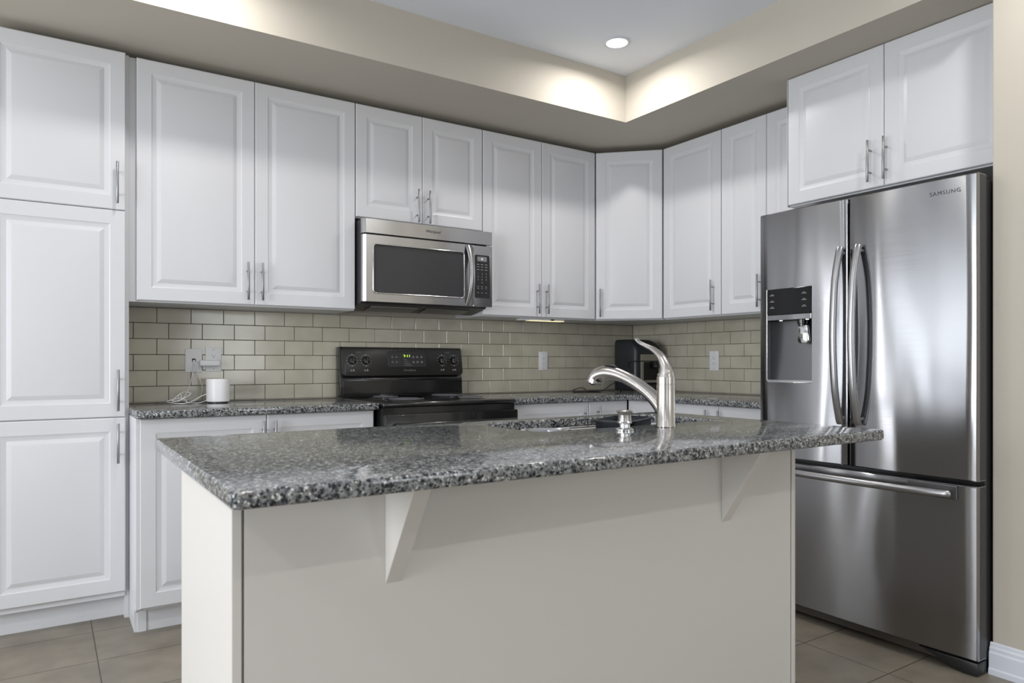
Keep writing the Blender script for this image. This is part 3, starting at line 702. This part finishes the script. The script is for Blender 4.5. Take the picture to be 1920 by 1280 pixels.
# ------------------------------------------------------------------ refrigerator
FXF = 2.724; FY0, FY1 = 1.1835, 2.090
t = thing('refrigerator', 'stainless french-door refrigerator with water dispenser and bottom freezer drawer', 'refrigerator', ((FXF+3.45)/2, (FY0+FY1)/2, 0))
obj('cabinet_body', B(2.802, 3.50, FY0+0.004, FY1-0.004, 0.045, 1.768, bevel=0.004), 'dark_metal', t)
def fdoor(y0, y1, z0, z1, hole=None, bow=0.008, ny=14):
    """stainless door skin facing -X, bowed, rounded vertical edges, back at 2.795"""
    bm = bmesh.new(); er = 0.006; ys = [y0, y0+er*0.3, y0+er] + [y0+er+(y1-y0-2*er)*i/ny for i in range(1, ny)] + [y1-er, y1-er*0.3, y1]
    zs = [z0, z0+0.004, z1-0.004, z1]
    if hole:
        ys = sorted([y for y in ys if min(abs(y-hole[0]), abs(y-hole[1])) > 0.012] + [hole[0], hole[1]]); zs = sorted(zs+[hole[2], hole[3]])
    def X(y, z):
        u = (y-y0)/(y1-y0); x = FXF+bow*(2*u-1)**2
        d = min(y-y0, y1-y)
        if d < er: x += er-math.sqrt(max(er*er-(er-d)**2, 0))
        dz = min(z-z0, z1-z)
        if dz < 0.004: x += 0.004-math.sqrt(max(0.004**2-(0.004-dz)**2, 0))
        return x
    g = [[bm.verts.new((X(y, z), y, z)) for z in zs] for y in ys]
    for i in range(len(ys)-1):
        for j in range(len(zs)-1):
            if hole and hole[0]-1e-6 <= ys[i] and ys[i+1] <= hole[1]+1e-6 and hole[2]-1e-6 <= zs[j] and zs[j+1] <= hole[3]+1e-6: continue
            bm.faces.new((g[i][j], g[i+1][j], g[i+1][j+1], g[i][j+1]))
    be = [e for e in bm.edges if len(e.link_faces) == 1]
    def inhole(v): return hole and hole[0]-1e-4 <= v.co.y <= hole[1]+1e-4 and hole[2]-1e-4 <= v.co.z <= hole[3]+1e-4
    for sel, xb in (([e for e in be if not (inhole(e.verts[0]) and inhole(e.verts[1]))], 2.795), ([e for e in be if inhole(e.verts[0]) and inhole(e.verts[1])], FXF+0.03)):
        if not sel: continue
        r = bmesh.ops.extrude_edge_only(bm, edges=sel); nv = [v for v in r['geom'] if isinstance(v, bmesh.types.BMVert)]
        for v in nv: v.co.x = xb
    bmesh.ops.recalc_face_normals(bm, faces=bm.faces); return bm
YM = 1.6615
hole = (1.822, 2.046, 1.022, 1.437)
dl = obj('door', fdoor(YM+0.004, FY1, 0.690, 1.779, hole), 'steel', t, smooth=35)
dr = obj('door', fdoor(FY0, YM-0.004, 0.690, 1.779), 'steel', t, smooth=35)
fz = obj('freezer_drawer', fdoor(FY0, FY1, 0.058, 0.672), 'steel', t, smooth=35)
obj('door_side', B(2.752, 2.7951, FY0-0.0012, FY0+0.0005, 0.062, 0.668), 'dark_metal', fz)
obj('door_side', B(2.752, 2.7951, FY0-0.0012, FY0+0.0005, 0.694, 1.775), 'dark_metal', dr)
obj('gasket', B(2.7955, 2.8015, FY0+0.006, FY1-0.006, 0.06, 1.765), 'black_plastic', t)
obj('centre_gap', B(2.748, 2.795, YM-0.0035, YM+0.0035, 0.692, 1.777), 'black_plastic', t)
# curved door handles
for yc, dd in ((1.688, dl), (1.611, dr)):
    bm = bmesh.new()
    P = spline([(2.716, yc, 1.577), (2.706, yc, 1.553), (2.680, yc, 1.45), (2.668, yc, 1.33), (2.664, yc, 1.22), (2.668, yc, 1.11), (2.680, yc, 0.99), (2.706, yc, 0.887), (2.716, yc, 0.863)], 5)
    tube(bm, P, 0.0150, 22, squash=(1.0, 0.8), up=(0, 1, 0))
    for z in (1.558, 0.882): tube(bm, [(2.712, yc, z), (2.735, yc, z)], 0.010, 14)
    obj('handle', bm, 'steel_handle', dd, smooth=45)
# freezer handle in its pocket
bm = bmesh.new()
ya, yb_ = 1.262, 2.010
P = spline([(2.700, ya, 0.640), (2.690, ya+0.02, 0.640), (2.672, 1.40, 0.640), (2.664, (ya+yb_)/2, 0.640), (2.672, 1.87, 0.640), (2.690, yb_-0.02, 0.640), (2.700, yb_, 0.640)], 6)
tube(bm, P, 0.0145, 20, squash=(1.0, 0.85), up=(0, 0, 1))
for y in (ya+0.03, yb_-0.03): tube(bm, [(2.692, y, 0.640), (2.735, y, 0.640)], 0.009, 12)
obj('handle', bm, 'steel_handle', fz, smooth=45)
bm = bmesh.new(); box(bm, 2.7195, 2.73, 1.245, 1.42, 0.618, 0.668, bevel=0.002); obj('handle_pocket', bm, 'steel_dark', fz)
# dispenser
hy0, hy1, hz0, hz1 = hole
def panel(y0, y1, z0, z1, x0, x1, bevel=0.0015): return B(x0, x1, y0, y1, z0, z1, bevel=bevel)
dsp = obj('dispenser', B(2.752, 2.79, hy0-0.004, hy1+0.004, 1.297, 1.442), 'dark_metal', dl)
bm = bmesh.new(); prism(bm, rrect(hy0+0.001, hy1-0.001, 1.321, 1.436, 0.012), 2.7215, 2.752, 'x', bevel=0.0015, seg=1); dcp = obj('touch_panel', bm, 'dark_gloss', dl, smooth=30)
bm = bmesh.new()
for yy in (2.018, 1.858):
    for z in (1.408, 1.380, 1.3525): box(bm, 2.7210, 2.722, yy-0.012, yy+0.011, z-0.0008, z+0.0006); box(bm, 2.7210, 2.722, yy-0.007, yy+0.005, z+0.004, z+0.0052)
obj('button_print', bm, 'mark', dcp)
obj('dispenser_strip', panel(hy0+0.001, hy1-0.001, 1.297, 1.3205, 2.7205, 2.755), 'steel', dl)
# cavity: curved back, sides
bm = bmesh.new(); cav = []
zc = [1.2965-(1.2965-1.026)*i/8 for i in range(9)]
for i, z in enumerate(zc):
    u = i/8; xb = 2.785-0.022*u**2
    row = []
    for j in range(9):
        v = j/8; y = hy0+0.001+(hy1-hy0-0.002)*v
        s = min(max((v-0.50-0.18*u)/0.5, 0), 1)
        row.append(bm.verts.new((xb-0.000-0.0*s, y, z)))
    cav.append(row)
for a, c in zip(cav, cav[1:]):
    for j in range(8): bm.faces.new((a[j], a[j+1], c[j+1], c[j]))
def quad(a, b_, c, d): bm.faces.new([bm.verts.new(p) for p in (a, b_, c, d)])
for y in (hy0+0.001, hy1-0.001):
    for i in range(8):
        u0, u1 = i/8, (i+1)/8
        quad((2.753, y, zc[i]), (2.785-0.022*u0**2, y, zc[i]), (2.785-0.022*u1**2, y, zc[i+1]), (2.753, y, zc[i+1]))
quad((2.753, hy0+0.001, 1.2965), (2.753, hy1-0.001, 1.2965), (2.785, hy1-0.001, 1.2965), (2.785, hy0+0.001, 1.2965))
quad((2.745, hy0+0.001, 1.026), (2.745, hy1-0.001, 1.026), (2.770, hy1-0.001, 1.026), (2.770, hy0+0.001, 1.026))
bmesh.ops.recalc_face_normals(bm, faces=bm.faces)
cv = obj('dispenser_cavity', bm, 'steel_dark', dl, smooth=50)
bm = bmesh.new(); prism(bm, [(2.7262, 1.0225), (2.790, 1.0225), (2.790, 1.0265), (2.7262, 1.0325)], hy0+0.001, hy1-0.001, 'y'); obj('drip_tray', bm, 'steel_handle', dl)
bm = bmesh.new(); P = [(2.7245, y, z) for y, z in ((hy1+0.001, 1.436), (hy1+0.001, 1.034), (hy1-0.010, 1.0225), (hy0+0.004, 1.0225))]; tube(bm, P, 0.0022, 8); obj('dispenser_bezel', bm, 'chrome', dl, smooth=50)
bm = bmesh.new(); lathe(bm, [(0, 1.268), (0.017, 1.268), (0.017, 1.278), (0.021, 1.279), (0.021, 1.2965), (0, 1.2965)], 2.757, 1.890, 20); obj('water_nozzle', bm, 'black_enamel', dl, smooth=40)
bm = bmesh.new()
prism(bm, [(1.873-0.016, 1.272), (1.873+0.028, 1.272), (1.873+0.034, 1.205), (1.873+0.024, 1.192), (1.873-0.014, 1.192), (1.873-0.024, 1.205)], 2.744, 2.757, 'x', bevel=0.004, seg=2)
obj('paddle', bm, 'chrome', dl, smooth=40)
for yy in (1.983, 1.852):
    bm = bmesh.new(); lathe(bm, [(0, 1.2935), (0.007, 1.2940), (0.007, 1.297), (0, 1.297)], 2.737, yy, 14); obj('dispenser_lamp', bm, 'led_white', dl)
text('brand_name', 'SAMSUNG', 0.0205, (FXF+0.0018, 1.2885, 1.7265), (R(90), 0, R(-87.9)), 'logo_dark', dr, extrude=0.0006, spacing=1.2)
# grille, hinge cover foot
obj('kick_grille', B(2.765, 2.80, FY0+0.13, FY1-0.02, 0.018, 0.050), 'brownmetal', t)
bm = bmesh.new()
pts = [(FY0+0.003, 0.003), (FY0+0.05, 0.0), (FY0+0.10, 0.012), (FY0+0.16, 0.034), (FY0+0.21, 0.048), (FY0+0.003, 0.048)]
prism(bm, pts, 2.742, 2.81, 'x', bevel=0.003); obj('foot_cover', bm, 'black_plastic', t, smooth=40)
for yy in (FY0+0.06, FY1-0.06):
    bm = bmesh.new(); lathe(bm, [(0, 0), (0.025, 0), (0.025, 0.045), (0, 0.045)], 3.42, yy, 16); obj('roller', bm, 'black_plastic', t)
bm = bmesh.new(); lathe(bm, [(0, 0), (0.022, 0), (0.022, 0.045), (0, 0.045)], 2.83, FY1-0.06, 16); obj('roller', bm, 'black_plastic', t)
bm = bmesh.new(); box(bm, 2.76, 2.86, FY0+0.01, FY0+0.07, 1.7685, 1.785, bevel=0.003); obj('hinge_cover', bm, 'dark_metal', t)
bm = bmesh.new(); box(bm, 2.76, 2.86, FY1-0.07, FY1-0.01, 1.7685, 1.785, bevel=0.003); obj('hinge_cover', bm, 'dark_metal', t)

# ------------------------------------------------------------------ outlets and wall plates
WY = Y0-0.0102
def plate(label, name, cx, cz, w_, h_, side='back', kind='duplex'):
    loc = (cx, WY, cz) if side == 'back' else (X0-0.0102, cx, cz); rz = 0 if side == 'back' else R(-90)
    t = thing(name, label, 'wall outlet' if kind != 'jack' else 'wall plate', loc, rz, 'white wall outlets' if kind != 'jack' else None)
    obj('cover', B(-w_/2, w_/2, -0.006, 0, -h_/2, h_/2, bevel=0.0025), 'plate', t, world=False, smooth=40)
    if kind == 'duplex':
        bm = bmesh.new(); prism(bm, rrect(-0.0165, 0.0165, -0.0335, 0.0335, 0.003), -0.0078, -0.005, 'y', bevel=0.0006, seg=1); rc = obj('receptacle', bm, 'plate', t, world=False)
        bm = bmesh.new()
        for s in (-1, 1):
            zc_ = s*0.0175
            box(bm, -0.0075, -0.0055, -0.0082, -0.0075, zc_-0.001, zc_+0.007); box(bm, 0.0055, 0.0072, -0.0082, -0.0075, zc_-0.001, zc_+0.006)
            box(bm, -0.0022, 0.0022, -0.0082, -0.0075, zc_-0.0095, zc_-0.0055)
        obj('slots', bm, 'slot', rc, world=False)
        for z in (-0.048, 0.048):
            bm = bmesh.new(); lathe(bm, [(0.0026, -0.0058), (0.0026, -0.0066), (0, -0.0072)], 0, 0, 10, ax='y', c3=z); obj('screw', bm, 'pull', t, world=False)
    return t
plate('white duplex outlet on the long wall right of the stove', 'wall_outlet', 2.7565, 1.119, 0.073, 0.122)
plate('white duplex outlet on the short wall near the refrigerator', 'wall_outlet', 3.0665, 1.1195, 0.075, 0.124, side='right')
plate('white wall outlet with a plug-in adapter above the router', 'wall_outlet', 0.7085, 1.125, 0.076, 0.122)
tj = plate('plain white network jack plate left of the adapter outlet', 'network_plate', 0.6165, 1.1195, 0.078, 0.117, kind='jack')
obj('port', B(0.608, 0.625, WY-0.0068, WY-0.0055, 1.112, 1.129), 'slot', tj)
obj('port_clip', B(0.6115, 0.6215, WY-0.0095, WY-0.0066, 1.107, 1.122), 'plate', tj)
bm = bmesh.new(); box(bm, 0.640, 0.735, WY-0.0395, WY-0.0085, 1.092, 1.1215, bevel=0.006, seg=3)
single('plug_adapter', 'white slim power adapter plugged sideways into the outlet above the router', 'power adapter', bm, 'plate', (0.69, WY-0.0085, 1.107), smooth=40)

# ------------------------------------------------------------------ router and cords
RX, RY = 0.708, 3.700
t = thing('router', 'white cylindrical wifi router on the granite left of the stove', 'router', (RX, RY, CZ1))
bm = bmesh.new(); lathe(bm, [(0, 0.918), (0.050, 0.918), (0.0535, 0.921), (0.0545, 1.024), (0.053, 1.029), (0.050, 1.0305), (0.0, 1.0295)], RX, RY, 48); obj('body', bm, 'plate', t, smooth=35)
bm = bmesh.new(); lathe(bm, [(0, 0.9142), (0.046, 0.9142), (0.046, 0.918), (0, 0.918)], RX, RY, 32); obj('rubber_base', bm, 'black_plastic', t, smooth=35)
zc0 = CZ1+0.0024
def cord(name, label, pts, r=0.0019, mat='plate'):
    bm = bmesh.new(); tube(bm, spline(pts, 8), r, 8); loc = pts[-1]
    return single(name, label, 'cable', bm, mat, Vector(pts[0]), smooth=60)
# network cable from the jack down to a loose coil, then to the router
cord('network_cable', 'white network cable looping from the jack plate to the router',
     [(0.6165, WY-0.010, 1.1060), (0.612, WY-0.02, 1.075), (0.602, WY-0.03, 1.03), (0.590, WY-0.035, 0.985), (0.565, 3.75, 0.945), (0.535, 3.70, 0.925), (0.500, 3.69, zc0+0.012), (0.515, 3.66, zc0+0.01),
      (0.560, 3.665, zc0+0.03), (0.585, 3.70, zc0+0.045), (0.560, 3.74, zc0+0.05), (0.525, 3.72, zc0+0.03), (0.500, 3.68, zc0+0.005), (0.535, 3.64, zc0), (0.575, 3.66, zc0+0.004), (0.61, 3.69, zc0+0.02), (0.640, 3.700, 0.950), (0.6555, 3.70, 0.956)])
cord('power_cord', 'thin white power cord hanging from the adapter into the coil behind the router',
     [(0.641, WY-0.020, 1.098), (0.632, WY-0.026, 1.088), (0.630, WY-0.030, 1.060), (0.642, WY-0.03, 1.02), (0.652, WY-0.03, 0.985), (0.645, WY-0.03, 0.945), (0.610, 3.765, zc0+0.004), (0.560, 3.72, zc0+0.018), (0.520, 3.68, zc0+0.022),
      (0.478, 3.67, zc0+0.010), (0.500, 3.635, zc0+0.004), (0.545, 3.63, zc0), (0.560, 3.66, zc0+0.012), (0.530, 3.70, zc0+0.028), (0.545, 3.735, zc0+0.04), (0.555, 3.71, zc0+0.01), (0.60, 3.655, zc0), (0.640, 3.675, zc0+0.006), (0.6585, 3.690, 0.928)], r=0.0016)

# ------------------------------------------------------------------ coffee machine in the corner
t = thing('coffee_machine', 'black coffee machine with a steel front in the worktop corner', 'coffee machine', (3.35, 3.54, CZ1))
bm = bmesh.new()
rings = []
for z, dx, dy, ins in ((0.922, 0, 0, 0.006), (0.928, 0, 0, 0), (1.190, 0, 0, 0), (1.215, 0.006, 0.012, 0), (1.240, 0.018, 0.034, 0.001), (1.255, 0.032, 0.052, 0.003), (1.262, 0.046, 0.064, 0.010)):
    rings.append([bm.verts.new((x, y, z)) for x, y in rrect(3.229+ins, 3.478-dx-ins, 3.436+dy+ins, 3.660-ins, 0.028, 6)])
for a, c in zip(rings, rings[1:]):
    for k in range(len(a)): bm.faces.new((a[k], a[(k+1) % len(a)], c[(k+1) % len(a)], c[k]))
bm.faces.new(rings[0][::-1]); bm.faces.new(rings[-1]); bmesh.ops.recalc_face_normals(bm, faces=bm.faces)
cb = obj('body', bm, 'cf_body', t, smooth=45)
bm = bmesh.new(); prism(bm, rrect(3.272, 3.452, 0.975, 1.163, 0.006), 3.4335, 3.437, 'y', bevel=0.0008, seg=1); fp = obj('steel_front', bm, 'cf_steel', t)
bm = bmesh.new(); box(bm, 3.298, 3.430, 3.4315, 3.434, 0.992, 1.112); obj('cup_niche', bm, 'dark_gloss', fp)
bm = bmesh.new(); lathe(bm, [(0.020, 3.432), (0.020, 3.405), (0.016, 3.400), (0, 3.400)], 3.395, 0, 20, ax='y', c3=1.085); box(bm, 3.372, 3.418, 3.405, 3.432, 1.085, 1.118, bevel=0.004); obj('coffee_spout', bm, 'black_plastic', fp, smooth=40)
bm = bmesh.new(); box(bm, 3.262, 3.462, 3.385, 3.434, 0.9225, 0.962, bevel=0.006); obj('drip_tray', bm, 'black_plastic', t, smooth=40)
bm = bmesh.new(); tube(bm, [(3.228, 3.50, 1.06), (3.2225, 3.50, 1.112), (3.2225, 3.434, 1.118), (3.27, 3.4285, 1.118), (3.462, 3.4285, 1.118)], 0.003, 8); obj('seam_trim', bm, 'black_enamel', t, smooth=50)
for fx in (3.26, 3.45):
    for fy in (3.46, 3.63):
        bm = bmesh.new(); lathe(bm, [(0, 0.9142), (0.012, 0.9142), (0.012, 0.9235), (0, 0.9235)], fx, fy, 14); obj('foot', bm, 'black_plastic', t)
cord('power_cord', 'black power cord lying in loops beside the coffee machine',
     [(3.232, 3.63, 0.975), (3.20, 3.655, 0.955), (3.14, 3.66, 0.921), (3.06, 3.69, zc0), (2.98, 3.66, zc0+0.001), (2.93, 3.70, zc0), (2.955, 3.75, zc0+0.006), (3.02, 3.745, zc0+0.022), (3.03, 3.70, zc0+0.008), (2.96, 3.62, zc0), (3.03, 3.60, zc0+0.001), (3.10, 3.64, zc0+0.006)], r=0.0028, mat='black_plastic')

# ------------------------------------------------------------------ lamps
ltxt = {0: 'round recessed ceiling downlight near the bulkhead corner'}
for i, (lx, ly) in enumerate(LAMPS):
    d = area('lamp_light', (lx, ly, CEIL-0.012), (0, 0, 0), 0.10, 0.10, LAMP_W, (1.0, 0.965, 0.93), shape='DISK', spread=168)
    if i == 0:
        t = thing('recessed_downlight', ltxt[0], 'ceiling light', (lx, ly, CEIL))
        bm = bmesh.new(); lathe(bm, [(0.054, CEIL-0.0005), (0.070, CEIL-0.0005), (0.070, CEIL-0.003), (0.060, CEIL-0.007), (0.054, CEIL-0.006), (0.054, CEIL-0.0005)], lx, ly, 40); obj('trim_ring', bm, 'trim', t, smooth=40)
        bm = bmesh.new(); lathe(bm, [(0.0535, CEIL-0.0008), (0.0535, CEIL-0.005), (0.0, CEIL-0.006)], lx, ly, 40); obj('lens', bm, 'lens', t, smooth=60)
# small lamp under the cabinet right of the microwave
t = thing('under_cabinet_lamp', 'slim lamp strip under the upper cabinet right of the microwave', 'under-cabinet light', (2.60, 3.57, 1.377))
obj('housing', B(2.40, 2.725, 3.545, 3.60, 1.3655, 1.3770, bevel=0.002), 'plate', t)
obj('diffuser', B(2.46, 2.722, 3.5435, 3.59, 1.3635, 1.3665), 'uc_lens', t)
obj('switch', B(2.62, 2.64, 3.5405, 3.546, 1.367, 1.375), 'black_plastic', t)
